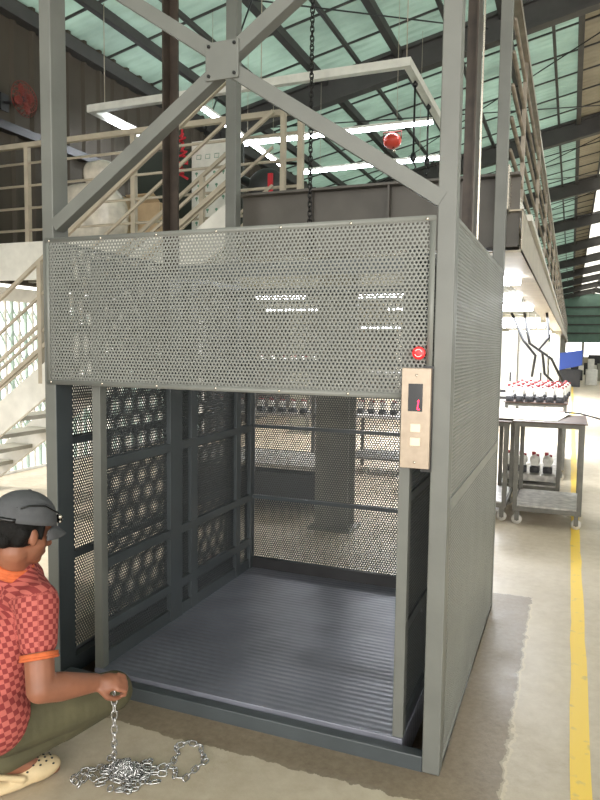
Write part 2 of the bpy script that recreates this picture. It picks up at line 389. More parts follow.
# eaves wall beam at left
struct(B(-6, -5.85, -9, 74, 5.45, 5.62, 'wall_left_eaves_beam', 'roofsteel'))
struct(B(-6, -5.88, -9, 74, 4.1, 4.2, 'wall_left_girt', 'black'))
for y in (2.2, 8.8, 15.3, 21.6, 28.0, 34.9): struct(B(-6, -5.72, y-.1, y+.1, 0, 5.5, 'wall_column', 'roofsteel'))

ym = MB()
xs = np.arange(-8.5, 60, .25)
va = []; 
for i, y in enumerate(xs):
    j = (random.random()-.5)*.008; k = (random.random()-.5)*.008
    sh = 0.0
    va += [(.456+j, y, .002), (.53+k, y, .002)]
ym.add(va, [(2*i, 2*i+1, 2*i+3, 2*i+2) for i in range(len(xs)-1)])
yo = ym.build('painted_floor_line', 'yellow'); sd = yo.modifiers.new('s', 'SOLIDIFY'); sd.thickness = .0018
tag(yo, 'long yellow painted line on the concrete floor right of the lift', 'floor marking')

# ------------------------------------------------------------------ mezzanine
dk = MB(); dk.box(-6, .06, 3.3, 60, 2.62, 2.67); dk.box(-1.86, .0, 2.06, 3.3, 2.62, 2.66)
struct(dk.build('mezzanine_deck', 'white'))
bm_ = MB()
def ibeam(m, a, b, h=.45, w=.16, tf=.016, tw=.01):
    a = Vector(a); b = Vector(b); dz = Vector((0, 0, 1))
    m.bar(a-dz*(tf/2), b-dz*(tf/2), w, tf); m.bar(a-dz*(h-tf/2), b-dz*(h-tf/2), w, tf); m.bar(a-dz*(h/2), b-dz*(h/2), tw, h-2*tf)
    d = (b-a); n = int(d.length/.62)
    sd = d.normalized().cross(dz)*(w/2-.01)
    for i in range(1, n+1):
        p = a+d*(i/(n+.5))-dz*(h/2); m.bar(p-sd, p+sd, .012, h-2*tf)
ibeam(bm_, (-1.86, 2.03, 2.68), (.06, 2.03, 2.68)); bm_.build('trim_1', 'beam')['kind'] = 'structure'
b2 = MB(); ibeam(b2, (.02, 1.95, 2.68), (.02, 60, 2.68), .47); b2 = MB(); b2.box(-.005, .085, 1.98, 60, 2.2, 2.212); b2.box(.078, .085, 1.98, 60, 2.2, 2.46); b2.box(-.005, .085, 1.98, 60, 2.45, 2.46); b2.box(-.16, -.005, 1.98, 60, 2.2, 2.21)
struct(MB().box(-.004, .006, 1.85, 60, 2.44, 2.70).build('trim_5', 'bright_steel'))
struct(b2.build('trim_2', 'cream'))
struct(B(-6, -1.86, 3.27, 3.31, 2.28, 2.68, 'trim_3', 'white'))
for y in (3.0, 4.3, 6.2, 8.2, 10.5, 13, 16, 20, 25, 30, 36, 42, 50):
    m = MB(); m.box(-6 if y > 3.1 else -1.86, 0, y-.06, y+.06, 2.36, 2.62); struct(m.build('deck_joist', 'column'))
for x, y in ((-1.5, 3.15), (-1.5, 9), (-4.2, 9), (-1.5, 15), (-.1, 21), (-.1, 33), (-.1, 45)):
    m = MB(); m.box(x-.15, x+.15, y-.11, y-.09, .02, 2.36); m.box(x-.15, x+.15, y+.09, y+.11, .02, 2.36); m.box(x-.006, x+.006, y-.09, y+.09, .02, 2.36); m.box(x-.15, x-.14, y-.09, y+.09, .02, 2.36)
    m.box(x-.2, x+.2, y-.16, y+.16, 0, .02)
    for sx in (-.17, .17): m.cyl((x+sx, y-.13, .02), (x+sx, y-.13, .045), .012, 6)
    struct(m.build('mezzanine_column', 'column'))

def railing(a, b, z0, posts, label, mat_, hgt=1.02, mids=4, pw=.05, r=.014, flat=False):
    t = empty('railing', a, label, 'railing')
    a = Vector(a); b = Vector(b); d = b-a; L0 = -a
    def P(p): return Vector(p)-a
    m = MB(); m.bar(Vector((0, 0, hgt)), d+Vector((0, 0, hgt)), .05, .05); m.build('top_rail', mat_, t)
    for k in range(mids):
        z = hgt*(k+.55)/(mids+.35); m = MB()
        m.tube([(0, 0, z), (d.x, d.y, z)], r, 8); m.build('mid_rail', mat_, t)
    for s in posts:
        p = d*(s/d.length); m = MB()
        m.box(p.x-pw/2, p.x+pw/2, p.y-pw/2, p.y+pw/2, 0, hgt-.02); m.build('post', mat_, t)
    return t
railing((-6, 3.3, 2.68), (-1.9, 3.3, 2.68), 2.68, (.06, .92, 2.28, 4.07), 'cream steel balcony railing above the stairs at upper left', 'cream')
railing((.0, 1.9, 2.69), (.0, 58, 2.69), 2.69, [1.0+2.2*i for i in range(26)], 'long steel railing along the upper walkway on the right', 'rail_grey', pw=.03, mids=5)

# staircase rising to the right
st = empty('staircase', (-5.9, 2.35, 0), 'cream steel staircase climbing rightwards behind the left of the lift', 'stairs')
SL = .70; xA, zA = -5.9, 0.0
def on(x): return (x+4.07)*SL+1.22           # centre line of the stringer
O = Vector((-5.9, 2.35, 0))
def L_(p): return Vector(p)-O
for y in (2.35, 3.16):
    m = MB(); m.bar(L_((-5.75, y, on(-5.75))), L_((-2.1, y, on(-2.1)-.0)), .04, .26); m.build('stringer', 'white', st)
nst = 13
for i in range(nst):
    x = -5.62+i*.275; z = on(x)-.02
    MB().box(x-.14-O.x, x+.14-O.x, 2.37-O.y, 3.14-O.y, z-.02, z+.02).build('tread', 'column', st)
for y in (2.35, 3.16):
    for hgt, w in ((1.0, .032), (.69, .022), (.36, .022), (.22, .036)):
        m = MB(); m.bar(L_((-5.6, y, on(-5.6)+hgt+.1)), L_((-2.14, y, on(-2.14)+hgt+.1)), w, w); m.build('handrail' if hgt == 1.0 else 'mid_rail', 'cream', st)
    for x in ((-5.55, -4.05, -2.14) if y < 3 else (-5.55, -2.86, -2.04)):
        m = MB(); m.box(x-.022-O.x, x+.022-O.x, y-.022-O.y, y+.022-O.y, on(x), on(x)+1.1); m.build('post', 'cream', st)

# folding gate in the left opening
gt = empty('folding_gate', (-5.95, 2.9, 0), 'white, green-shaded folding scissor gate across the bright left doorway', 'gate')
MB().box(-.04, .06, -.1, 5.6, 2.1, 2.26).build('top_track', 'white', gt)
for i in range(50):
    y = i*.11; m = MB(); m.box(-.02, .02, y, y+.03, .03, 2.1); m.build('gate_bar', 'green_shade' if i % 2 else 'white', gt)
m = MB()
for i in range(49):
    y = i*.11+.02
    for k in range(7):
        z = .2+k*.27; m.bar((0, y, z), (0, y+.11, z+.2), .006, .022, (1, 0, 0)); m.bar((.012, y, z+.2), (.012, y+.11, z), .006, .022, (1, 0, 0))
sc_ = m.build('lattice', 'green_shade', gt)
m = MB(); m.box(-.03, .03, -.05, 5.5, 0, .03); m.build('floor_track', 'white', gt)

# ------------------------------------------------------------------ goods lift: shaft frame
sh = empty('lift_shaft', (0, 0, 0), 'grey perforated steel goods lift shaft with open front', 'lift shaft')
TOPZ = 4.05
def post(x0, x1, y0, y1, z0=0., m='paint'):
    mb = MB(); mb.box(x0, x1, y0, y1, z0, TOPZ); return mb.build('post', m, sh, .004)
post(-.066, 0, 0, .066); post(-W-.015, -W+.048, 0, .10)
post(-.066, 0, D-.066, D); post(-W-.03, -W+.05, D-.075, D+.005)
# dark plate stands in for the shade on the left post's inner face
MB().box(-W+.048, -W+.052, .0, .105, 0, HB).build('jamb_shade_plate', 'paint_blue', sh)
sill = MB(); sill.box(-W+.066, -.066, 0, .05, -.02, .06); sill.build('sill', 'paint_blue', sh, .004)
m = MB(); m.box(-W, -W+.05, .066, D-.07, 0, .08); m.build('base_rail', 'paint_blue', sh); m = MB(); m.box(-.05, -.004, .066, D-.07, 0, .08); m.build('base_rail', 'paint', sh)
m = MB(); m.box(-W+.05, -.066, D-.05, D, 0, .06); m.build('base_rail', 'paint_blue', sh)
for z in (TOPZ-.07,):
    for b in ((-W, 0, 0, .066), (-W, 0, D-.066, D), (-W, -W+.066, .066, D-.066), (-.066, 0, .066, D-.066)):
        MB().box(*b, z, z+.07).build('top_beam', 'paint', sh)
# front panel
fp = perf('front_panel', 'mesh', sh, (-W+.004, -.006, HB), (1, 0, 0), (0, 0, 1), W-.072, H-HB, .0158, .0049, edge=.02)
m = MB()
for z in (HB+.012, H-.012):
    for x in np.linspace(-W+.03, -.1, 7): m.ell((x, -.008, z), (.006, .004, .006), 8, 6)
m.build('screw', 'bright_steel', fp)
MB().box(-W+.066, -.066, .0, .02, HB, HB+.03).build('lintel', 'paint', sh)
m = MB(); m.box(-W+.066, -.066, .001, .012, 1.56, 1.6); 
# right, left and rear panels
perf('side_panel', 'mesh', sh, (-.003, .066, 0.02), (0, 1, 0), (0, 0, 1), D-.13, H-.02, .0158, .0048, edge=.02)
MB().box(-.002, .003, .066, D-.066, 1.0, 1.045).build('joint_strip', 'mesh', sh)
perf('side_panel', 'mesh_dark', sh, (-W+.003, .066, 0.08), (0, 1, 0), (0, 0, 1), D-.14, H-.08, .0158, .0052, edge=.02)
for z in (.56, 1.12, 1.65):
    MB().box(-W-.0, -W+.03, .066, D-.066, z, z+.035).build('cross_rail', 'paint_blue', sh)
# guide rails
for x, sgn in ((-W+.03, 1), (-.07, -1)):
    m = MB(); m.box(min(x, x+sgn*.008), max(x, x+sgn*.008), .90, 1.05, 0.02, TOPZ); m.box(min(x+sgn*.008, x+sgn*.06), max(x+sgn*.008, x+sgn*.06), .965, .98, .02, TOPZ)
    m.build('guide_rail', 'rail_steel', sh)
MB().box(-.058, -.050, .975, .987, H+.0, TOPZ).build('guide_rail_edge', 'bright_steel', sh)
# X bracing of the front
cx, cz = -.925, 2.715
def brace(a, b, yo=0.):
    a = Vector(a); b = Vector(b); m = MB(); d = (b-a).normalized(); nrm = Vector((0, 1, 0))
    upv = nrm.cross(d); 
    if upv.z < 0: upv = -upv
    m.bar(a, b, .006, .055, upv); lo = upv*(.0255)
    m.bar(a-lo+nrm*.025, b-lo+nrm*.025, .05, .005, upv)
    m.build('cross_brace', 'paint', sh)
brace((-W+.05, .0, 2.125), (cx-.03, .0, cz-.03)); brace((-.05, 0, 2.125), (cx+.03, 0, cz-.03))
brace((-W+.05, .0, 3.305), (cx-.03, 0, cz+.03)); brace((-.05, 0, 3.305), (cx+.03, 0, cz+.03))
gp = MB().box(cx-.075, cx+.072, -.012, -.004, cz-.072, cz+.075).build('gusset_plate', 'paint', sh, .003)
m = MB()
for sx in (-.058, .055):
    for sz in (-.055, .058): m.cyl((cx+sx, -.018, cz+sz), (cx+sx, -.012, cz+sz), .007, 6)
m.build('bolt', 'black', gp)
# control panel and emergency stop
cp = MB().box(-.172, -.066, -.034, -.010, 1.164, 1.528).build('control_panel', 'beige_metal', sh, .002)
tag(cp, 'beige metal call panel', None)
dp = MB().box(-.146, -.094, -.036, -.033, 1.372, 1.472).build('display', 'screen', cp)
m = MB(); m.bar((-.1115, -.0375, 1.380), (-.1075, -.0375, 1.412), .0035, .002, (0, 1, 0)); m.bar((-.112, -.0375, 1.380), (-.103, -.0375, 1.380), .0035, .002, (0, 1, 0)); m.bar((-.107, -.0375, 1.414), (-.111, -.0375, 1.407), .003, .002, (0, 1, 0))
m.build('display_digit', 'red_led', dp)
for z in (1.312, 1.262):
    MB().box(-.136, -.098, -.040, -.033, z-.016, z+.016).build('call_button', 'ivory', cp, .003)
for z in (1.186, 1.502): m = MB(); m.ell((-.118, -.034, z), (.005, .003, .005), 8, 6); m.build('screw', 'bright_steel', cp)
MB().box(-.100, -.062, -.010, .0, 1.15, 1.535).build('back_box', 'black', cp)
es = empty('emergency_stop', (-.112, -.008, 1.582)); es.parent = sh; es['label'] = 'red round emergency stop button'
m = MB(); m.cyl((0, 0, 0), (0, -.018, 0), .018, 20); m.build('button_collar', 'red', es)
m = MB(); m.cyl((0, -.018, 0), (0, -.034, 0), .023, 24); m.build('button_head', 'red', es, .003)
m = MB()
for k in range(2):
    a0 = k*math.pi+.3; m.tube([(.013*math.cos(a), -.0345, .013*math.sin(a)) for a in np.linspace(a0, a0+2.3, 10)], .0018, 6)
m.build('arrow_mark', 'white_mark', es)

# ------------------------------------------------------------------ lift car
cr = empty('lift_car', (-.9, .85, .0), 'dark grey lift car platform with mesh side walls, inside the shaft', 'lift car')
CO = Vector((-.9, .85, .0))
def CB(x0, x1, y0, y1, z0, z1, name, m, bevel=.0, parent=cr):
    return MB().box(x0-CO.x, x1-CO.x, y0-CO.y, y1-CO.y, z0-CO.z, z1-CO.z).build(name, m, parent, bevel)
XL, XR, YF, YB = -1.60, -.185, .06, 1.66
CB(XL-.03, XR+.03, YF-.005, YB+.03, -.06, .078, 'platform', 'platform', .003)
# ribbed deck bars
CB(XL, XR, YB-.0, YB+.03, .078, .15, 'rear_shade_rail', 'dark_metal')  # dark colour puts the shade of the gap under the mesh into this rail
CB(XL-.025, XL+.008, YF+.045, YB, .078, .145, 'kick_rail', 'paint_blue'); CB(XR-.006, XR+.025, YF+.045, YB, .078, .13, 'kick_rail', 'paint_blue')
CH = 1.95
def stile(x0, x1, y0, y1, m='paint_blue'): return CB(x0, x1, y0, y1, .0785, CH, 'stile', m, .002)
stile(XL-.03, XL+.015, YF, YF+.045, 'paint'); stile(XL-.03, XL+.015, .64, .76); stile(XL-.03, XL+.012, .86, .93); stile(XL-.03, XL+.012, 1.42, 1.48); stile(XL-.03, XL+.015, YB-.04, YB+.03)
stile(XR-.012, XR+.03, YF, YF+.045, 'paint'); stile(XR-.01, XR+.03, .66, .74); stile(XR-.012, XR+.03, YB-.04, YB+.03)
for z in (.27, .575, 1.05, 1.5): CB(XL-.02, XL+.014, YF+.045, YB-.04, z-.025, z+.02, 'cross_rail', 'paint_blue')
for z in (.5, 1.02, 1.5): CB(XR-.008, XR+.02, YF+.045, YB-.04, z-.02, z+.015, 'cross_rail', 'paint_blue')
for z in (.575, 1.06, 1.5): CB(XL+.015, XR-.012, YB-.01, YB+.02, z-.012, z+.012, 'cross_rail', 'paint_blue')
for x in (XL-.03, XR-.0): CB(x, x+.03, YF, YB, CH-.0, CH+.03, 'top_rail', 'paint_blue')
CB(XL, XR, YB, YB+.03, CH, CH+.03, 'top_rail', 'paint_blue')
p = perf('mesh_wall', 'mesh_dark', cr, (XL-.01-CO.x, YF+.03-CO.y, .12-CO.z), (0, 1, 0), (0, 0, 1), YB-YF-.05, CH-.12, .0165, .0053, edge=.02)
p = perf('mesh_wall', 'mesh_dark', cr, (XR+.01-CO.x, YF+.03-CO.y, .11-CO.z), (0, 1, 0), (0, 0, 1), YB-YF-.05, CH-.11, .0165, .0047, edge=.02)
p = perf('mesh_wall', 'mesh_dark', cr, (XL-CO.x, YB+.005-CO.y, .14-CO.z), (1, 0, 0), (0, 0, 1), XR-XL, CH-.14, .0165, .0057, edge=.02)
CB(XL-.12, XR+.05, .93, 1.0, CH+.03, CH+.11, 'crosshead', 'paint_blue')
CB(XL-.12, XL-.04, .93, 1.0, -.05, CH+.04, 'sling_upright', 'paint_blue'); CB(XR+.035, XR+.06, .93, 1.0, -.05, CH+.04, 'sling_upright', 'paint_blue')

# ------------------------------------------------------------------ chains
def link_mesh(Lh, Wh, r, name, m):
    pts = []; k = 7; s = Lh-Wh
    for i in range(k): a = -math.pi/2+math.pi*i/(k-1); pts.append((s+Wh*math.cos(a), Wh*math.sin(a), 0))
    for i in range(k): a = math.pi/2+math.pi*i/(k-1); pts.append((-s+Wh*math.cos(a), Wh*math.sin(a), 0))
    mb = MB(); mb.tube(pts, r, 6, closed=True); return mb
def chain(root, path, base_mb, pitch, name, mat_, flat=False, limit=100):
    """links along a polyline; alternate links turn a quarter"""
    src = base_mb.build(name, mat_, root); first = True
    P = [Vector(p) for p in path]; seg = 0; pos = 0.; out = []; acc = 0.; i = 0
    cum = [0.]
    for a, b in zip(P[:-1], P[1:]): cum.append(cum[-1]+(b-a).length)
    s = 0.
    while s < cum[-1]:
        while seg < len(P)-2 and cum[seg+1] < s: seg += 1
        t = (s-cum[seg])/max(1e-6, cum[seg+1]-cum[seg]); out.append((P[seg].lerp(P[seg+1], t), (P[seg+1]-P[seg]).normalized())); s += pitch
    for i, (p, d) in enumerate(out):
        q = Vector((1, 0, 0)).rotation_difference(d)
        roll = (math.pi/2*(i % 2)+math.pi/4) + (random.random()-.5)*.5
        o = src if i == 0 else src.copy()
        if i: COL.objects.link(o)
        o.parent = root; o.location = p; o.rotation_mode = 'QUATERNION'; o.rotation_quaternion = q @ Quaternion((1, 0, 0), roll)
    return out
hc = empty('hoist_chain', (-.925, .96, CH+.12), 'black hoist chain hanging down the middle of the shaft', 'chain')
chain(hc, [(0, 0, .07), (0, 0, 1.93)], link_mesh(.0165, .0095, .0035, 'l', 0), .0235, 'link', 'chain_black')
m = MB(); m.tube([(0, 0, .0), (0, 0, .03), (.015, 0, .045), (.0, 0, .062), (-.014, 0, .05)], .007, 8); m.build('hook', 'dark_metal', hc)
hb = empty('chain_hoist', (-.925, .96, 4.06), 'electric chain hoist on the shaft top', 'hoist')
MB().box(-.12, .12, -.1, .1, .0, .2).build('hoist_body', 'dark_metal', hb, .01)
MB().box(-.9, .9, -.04, .04, -.08, .0).build('hoist_beam', 'paint', hb)

# ------------------------------------------------------------------ trolley and goods on the right
def trolley(loc, w, d, h, label, top=True):
    t = empty('trolley', loc, label, 'trolley'); s = .04; z0 = .16
    for x in (0, w-s):
        for y in (0, d-s): MB().box(x, x+s, y, y+s, z0-.03, h).build('post', 'wheelgrey', t, .003)
    for z, nm in ((z0-.03, 'lower_frame'), (h-s, 'upper_frame')):
        m = MB(); m.box(s, w-s, 0, s, z, z+s); m.box(s, w-s, d-s, d, z, z+s); m.box(0, s, s, d-s, z, z+s); m.box(w-s, w, s, d-s, z, z+s)
        m.build(nm, 'wheelgrey', t, .003)
    MB().box(s*.5, w-s*.5, s*.5, d-s*.5, z0+.01, z0+.022).build('lower_shelf', 'tray', t)
    MB().box(-.02, w+.02, -.02, d+.02, h, h+.010).build('top_board', 'wood', t)
    for x in (.04, w-.04):
        for y in (.05, d-.05):
            c = MB(); c.box(x-.02, x+.02, y-.02, y+.02, z0-.045, z0-.03); c.box(x-.02, x+.02, y-.022, y-.018, .035, z0-.045); c.box(x-.02, x+.02, y+.02, y+.024, .035, z0-.045)
            c = c.build('caster', 'wheelgrey', t); wv = MB(); wv.cyl((x, y-.012, .045), (x, y+.014, .045), .045, 22); wv.build('wheel', 'caster', c)
            hv = MB(); hv.cyl((x, y-.015, .045), (x, y+.017, .045), .016, 10); hv.build('wheel_hub', 'rubber', c)
    return t
trolley((-.05, 3.92, 0), .585, .82, .945, 'grey steel trolley on casters standing beside the yellow line')
trolley((-.69, 3.98, 0), .58, .8, .93, 'grey steel trolley half hidden behind the lift corner')
trolley((-.28, 4.95, 0), .62, .8, .90, 'steel tray trolley standing just behind the nearest trolley')
trolley((-.35, 6.3, 0), .72, 1.9, .94, 'long trolley farther back carrying rows of engine units')
o = MB(); o.hexa([(-.45, 4.1, .955), (.30, 4.02, .955), (.42, 4.75, .972), (-.42, 5.2, .960), (-.45, 4.1, .96), (.30, 4.02, .96), (.42, 4.75, .977), (-.42, 5.2, .965)])
o = o.build('cardboard_sheet', 'paper'); tag(o, 'pale cardboard sheet lying across the trolley tops', 'sheet'); local(o, (0, 4.5, .955))
o = MB(); o.box(-.25, .30, 5.0, 5.7, .215, .28); o = local(o.build('metal_tray', 'tray'), (0, 5.4, .215)); tag(o, 'shiny metal tray on the lower shelf of the tray trolley', 'tray')
m = MB(); m.tube([(.36, 4.7, .985), (.5, 4.62, .985), (.66, 4.45, .96), (.85, 4.3, .90), (1.0, 4.2, .6), (1.02, 4.2, .1), (1.1, 4.15, .012), (1.5, 4.0, .01)], .009, 6)
tag(m.build('cable', 'black'), 'black cable running off the trolley top towards the right', 'cable')

def unit():
    t = empty('engine_unit', (0, 0, 0))
    m = MB(); m.box(-.038, .038, -.05, .05, 0, .05); m.cyl((0, -.062, .03), (0, .05, .03), .022, 10); m.build('crankcase', 'dark_metal', t, .004)
    m = MB(); m.ell((0, 0, .105), (.044, .05, .05), 12, 8); m.box(-.03, .03, -.045, .04, .06, .12); m.build('fan_cover', 'white', t)
    m = MB(); m.cyl((-.012, 0, .145), (-.012, 0, .174), .016, 10); m.box(.01, .032, -.02, .015, .138, .156); m.build('fuel_cap', 'fuel_red', t)
    return t
U0 = unit(); used = False
def place_unit(x, y, z, label, group):
    global used
    o = copy_tree(U0) if used else U0; used = True
    o.location = (x, y, z); o.rotation_euler.z = random.uniform(-.06, .06); tag(o, label, 'engine', group); return o
ORD = ['first', 'second', 'third', 'fourth', 'fifth', 'sixth', 'seventh', 'eighth', 'ninth', 'tenth']
def unit_row(n, x0, dx, y, z, where, group, sc=1.):
    for i in range(n):
        o = place_unit(x0+i*dx, y, z, 'engine unit %s from left %s' % (ORD[i], where), group); o.scale = (sc, sc, sc)
unit_row(6, -.30, .118, 6.40, .951, 'in the nearest row on the long trolley', 'engine units on the long trolley', 1.24)
unit_row(6, -.27, .118, 6.80, .951, 'in the second row on the long trolley', 'engine units on the long trolley', 1.24)
unit_row(6, -.25, .118, 7.25, .951, 'in the third row on the long trolley', 'engine units on the long trolley', 1.25)
unit_row(6, -.23, .118, 7.75, .951, 'in the farthest row on the long trolley', 'engine units on the long trolley', 1.25)
unit_row(4, -.18, .13, 5.2, .281, 'on the low tray behind the near trolley', 'engine units on the lower tray', 1.25)
# racks of units seen through the mesh behind the lift
def rack(loc, w, d, h, label, lv=3):
    t = empty('storage_rack', loc, label, 'rack')
    for x in (0, w-.04):
        for y in (0, d-.04): MB().box(x, x+.04, y, y+.04, 0, h-.02).build('upright', 'wheelgrey', t)
    for k in range(lv):
        z = .2+k*(h-.25)/(lv-1); MB().box(0, w, 0, d, z, z+.03).build('shelf', 'tray' if k % 2 else 'wheelgrey', t)
    return t
rack((-3.9, 5.0, 0), 1.5, .7, 1.35, 'steel rack of engine units deep behind the lift on the left'); rack((-2.2, 5.6, 0), .8, .7, 1.3, 'narrow steel rack seen just left of the green column')
rack((-1.33, 4.9, 0), .66, .6, 1.25, 'steel rack seen right of the green column through the mesh')
unit_row(10, -3.8, .145, 5.25, 1.332, 'on top of the long rack', 'engine units on the long rack')
unit_row(10, -3.8, .145, 5.25, .785, 'on the middle shelf of the long rack', 'engine units on the middle shelf')
unit_row(5, -2.1, .145, 5.9, .76, 'on the narrow rack left of the green column', 'engine units on the narrow rack')
unit_row(4, -1.25, .145, 5.15, .735, 'on the rack right of the green column', 'engine units right of the column')
# low workbench
wb = empty('workbench', (-3.4, 2.95, 0), 'low grey workbench seen through the rear mesh of the car', 'bench')
wb.location = (-3.4, 3.45, 0)
MB().box(0, 1.68, 0, .8, .42, .46).build('bench_top', 'tray', wb, .004)
for x in (.03, 1.6):
    for y in (.03, .72): MB().box(x, x+.05, y, y+.05, 0, .42).build('leg', 'dark_metal', wb)
MB().box(.08, 1.6, .1, .7, .08, .36).build('lower_shelf', 'dark_metal', wb)
bx = empty('control_box', (-1.5, 4.2, .86)); bx.location = (-1.25, 5.0, 1.232); tag(bx, 'black device box on the rack right of the green column', 'device')
MB().box(0, .46, 0, .3, 0, .17).build('box_body', 'black', bx, .005); MB().box(.1, .3, -.004, 0, .06, .12).build('box_screen', 'screen', bx)

# tall bright cabinets far under the deck, blue machine, hoses
for i, (x, y) in enumerate(((-1.95, 13), (-1.3, 13), (-.68, 13.2), (-3.4, 13))):
    t = empty('tall_cabinet', (x, y, 0), ['white tall panel cabinet under the deck, leftmost of the row', 'white tall panel cabinet, middle of the bright row', 'white tall panel cabinet nearest the deck edge', 'white tall cabinet hidden behind the lift side'][i], 'cabinet', )
    MB().box(0, .6, 0, .5, 0, 2.0).build('body', 'white', t, .01); MB().box(.06, .54, -.02, 0, .2, 1.9).build('door', 'white', t); MB().box(.46, .49, -.05, -.02, .9, 1.1).build('handle', 'dark_metal', t)
    for z in (.5, .65): MB().box(.1, .4, -.026, -.02, z, z+.06).build('vent', 'dark_metal', t)
mc = empty('blue_machine', (-.15, 29, 0), 'blue sheet covered machine far along the aisle', 'machine')
MB().hexa([(0, 0, .7), (1.0, 0, .95), (1.0, 1, .95), (0, 1, .7), (0, 0, 1.45), (1.0, 0, 1.6), (1.0, 1, 1.6), (0, 1, 1.45)]).build('cover', 'blue', mc); MB().box(.05, .95, .1, .9, 0, .75).build('base', 'dark_metal', mc)
for i, (x, y, w, h, mm, lb) in enumerate(((1.05, 31, .5, 1.2, 'white', 'white cabinet beside the blue machine'), (.3, 36, .7, .9, 'dark_metal', 'dark machine behind the blue cover'), (1.7, 36, .9, 1.5, 'column', 'grey machine at the far end of the aisle'), (1.2, 45, 1.6, 1.3, 'dark_metal', 'dark low machine farthest along the aisle'), (2.4, 52, 1.4, 1.9, 'column', 'tall grey machine near the gable wall'))):
    t = empty('far_machine', (x, y, 0), lb, 'machine'); MB().box(0, w, 0, .8, 0, h*.6).build('base', mm, t, .02); MB().box(w*.15, w*.7, .1, .7, h*.6, h).build('head', mm, t, .02); MB().box(w*.2, w*.5, -.02, 0, h*.3, h*.5).build('panel', 'white', t)
hs = empty('black_hoses', (-.35, 9.3, 0), 'black hanging hoses above the far engine trolley', 'hose')
for pts in ([(0, 0, 2.2), (.1, 0, 1.7), (.3, .1, 1.55), (.35, .1, 1.2), (.5, .2, 1.05)], [(.35, 0, 2.2), (.4, 0, 1.8), (.25, 0, 1.6), (.45, 0, 1.45), (.62, .1, 1.1)], [(-.2, 0, 2.2), (0, 0, 1.75), (.2, 0, 1.5), (.15, .1, 1.15)]):
    MB().tube(pts, .022, 8).build('hose', 'black', hs)
for k, (x, y, ln) in enumerate(((-3.2, 4.95, .7), (-1.95, 4.95, .78), (-.75, 3.45, .75), (-.85, 5.5, .72), (-4.4, 5.2, .45), (-4.2, 7.4, 1.2), (-2.2, 7.4, 1.2), (-.9, 7.4, .8), (-5.2, 16, 1.2), (-1.5, 12, 1.3), (-1.5, 15, 1.3), (-1.6, 21.5, 1.4), (-1.6, 24, 1.4), (-1.6, 28, 1.4))):
    t = empty('batten_light', (x, y, 2.2), 'fluorescent batten light fixed under the deck, row %s' % ['left behind the mesh', 'middle behind the mesh', 'nearest the right trolley', 'second from the trolley', 'leftmost by the gate', 'far left back', 'centre back', 'right back', 'farthest left', 'in the fourth bay', 'in the fifth bay', 'in the seventh bay', 'in the eighth bay', 'in the ninth bay'][k], 'lamp')
    MB().box(0, ln, -.03, .03, .02, .06).build('housing', 'white', t); m = MB(); m.cyl((.02, 0, -.02), (ln-.02, 0, -.02), .05 if x > -1 or y > 10 else .022, 10); m.build('tube', 'tube', t)
    m = MB(); m.box(ln*.2, ln*.2+.02, -.01, .01, .06, .42); m.box(ln*.8, ln*.8+.02, -.01, .01, .06, .42); m.build('bracket', 'white', t)

# ------------------------------------------------------------------ things on the balcony and in the air
def hanger(m, x, y, z0, z1): m.cyl((x, y, z0), (x, y, z1), .006, 6)
fr = empty('hanging_light_frame', (-5.5, 4.82, 4.6), 'white rectangular channel frame hung on wires above the mezzanine', 'light frame')
m = MB(); m.box(0, 4.2, -.04, .04, -.04, .05); m.build('front_rail', 'white', fr)
m = MB(); m.box(4.12, 4.2, .04, 2.4, -.04, .05); m.build('side_rail', 'white', fr)
m = MB(); m.box(0, .08, .04, 1.5, -.04, .05); m.build('side_rail', 'white', fr)
m = MB(); m.cyl((.12, .25, -.06), (.12, 1.35, -.06), .03, 10); m.build('tube', 'tube', fr)
for x in (.25, 2.45, 4.15): m = MB(); hanger(m, x, 0, .05, ztop(x-5.5)-4.62); m.build('hanger_wire', 'cream', fr)
def hang_tube(x0, y0, x1, y1, z, label):
    t = empty('hanging_tube_light', (x0, y0, z), label, 'lamp'); d = Vector((x1-x0, y1-y0, 0))
    MB().bar(Vector((0, 0, .045)), d+Vector((0, 0, .045)), .07, .035).build('housing', 'white', t)
    MB().cyl((0, 0, 0), tuple(d), .024, 10).build('tube', 'tube', t)
    for s in (.15, .85): p = d*s; xx = x0+p.x; m = MB(); m.cyl((p.x, p.y, .05), (p.x, p.y, ztop(xx)-z), .004, 5); m.build('hanger_wire', 'cream', t)
    return t
hang_tube(-4.7, 6.82, -1.45, 6.78, 4.6, 'long white tube light crossing in front of the red ball')
hang_tube(-4.1, 8.64, -1.62, 8.5, 4.6, 'lower white tube light beneath the red ball')
hang_tube(-4.26, 5.4, -4.41, 8.6, 4.72, 'slanting white tube light behind the centre brace')
eb = empty('fire_extinguisher_ball', (-2.02, 7.2, 4.52), 'red ball extinguisher hanging from the white tube light', 'fire extinguisher')
eb.location = (-2.0, 6.80, 4.42)
m = MB(); m.ell((0, 0, 0), (.125, .125, .105), 20, 14); m.build('shell', 'ball', eb)
m = MB(); m.tube([(-.125, 0, .02), (-.125, 0, .12), (.125, 0, .12), (.125, 0, .02)], .01, 6); m.build('bracket', 'fan_red', eb)
m = MB(); m.cyl((.03, -.03, -.1), (.04, -.05, -.16), .02, 10); m.build('nozzle', 'bright_steel', eb)
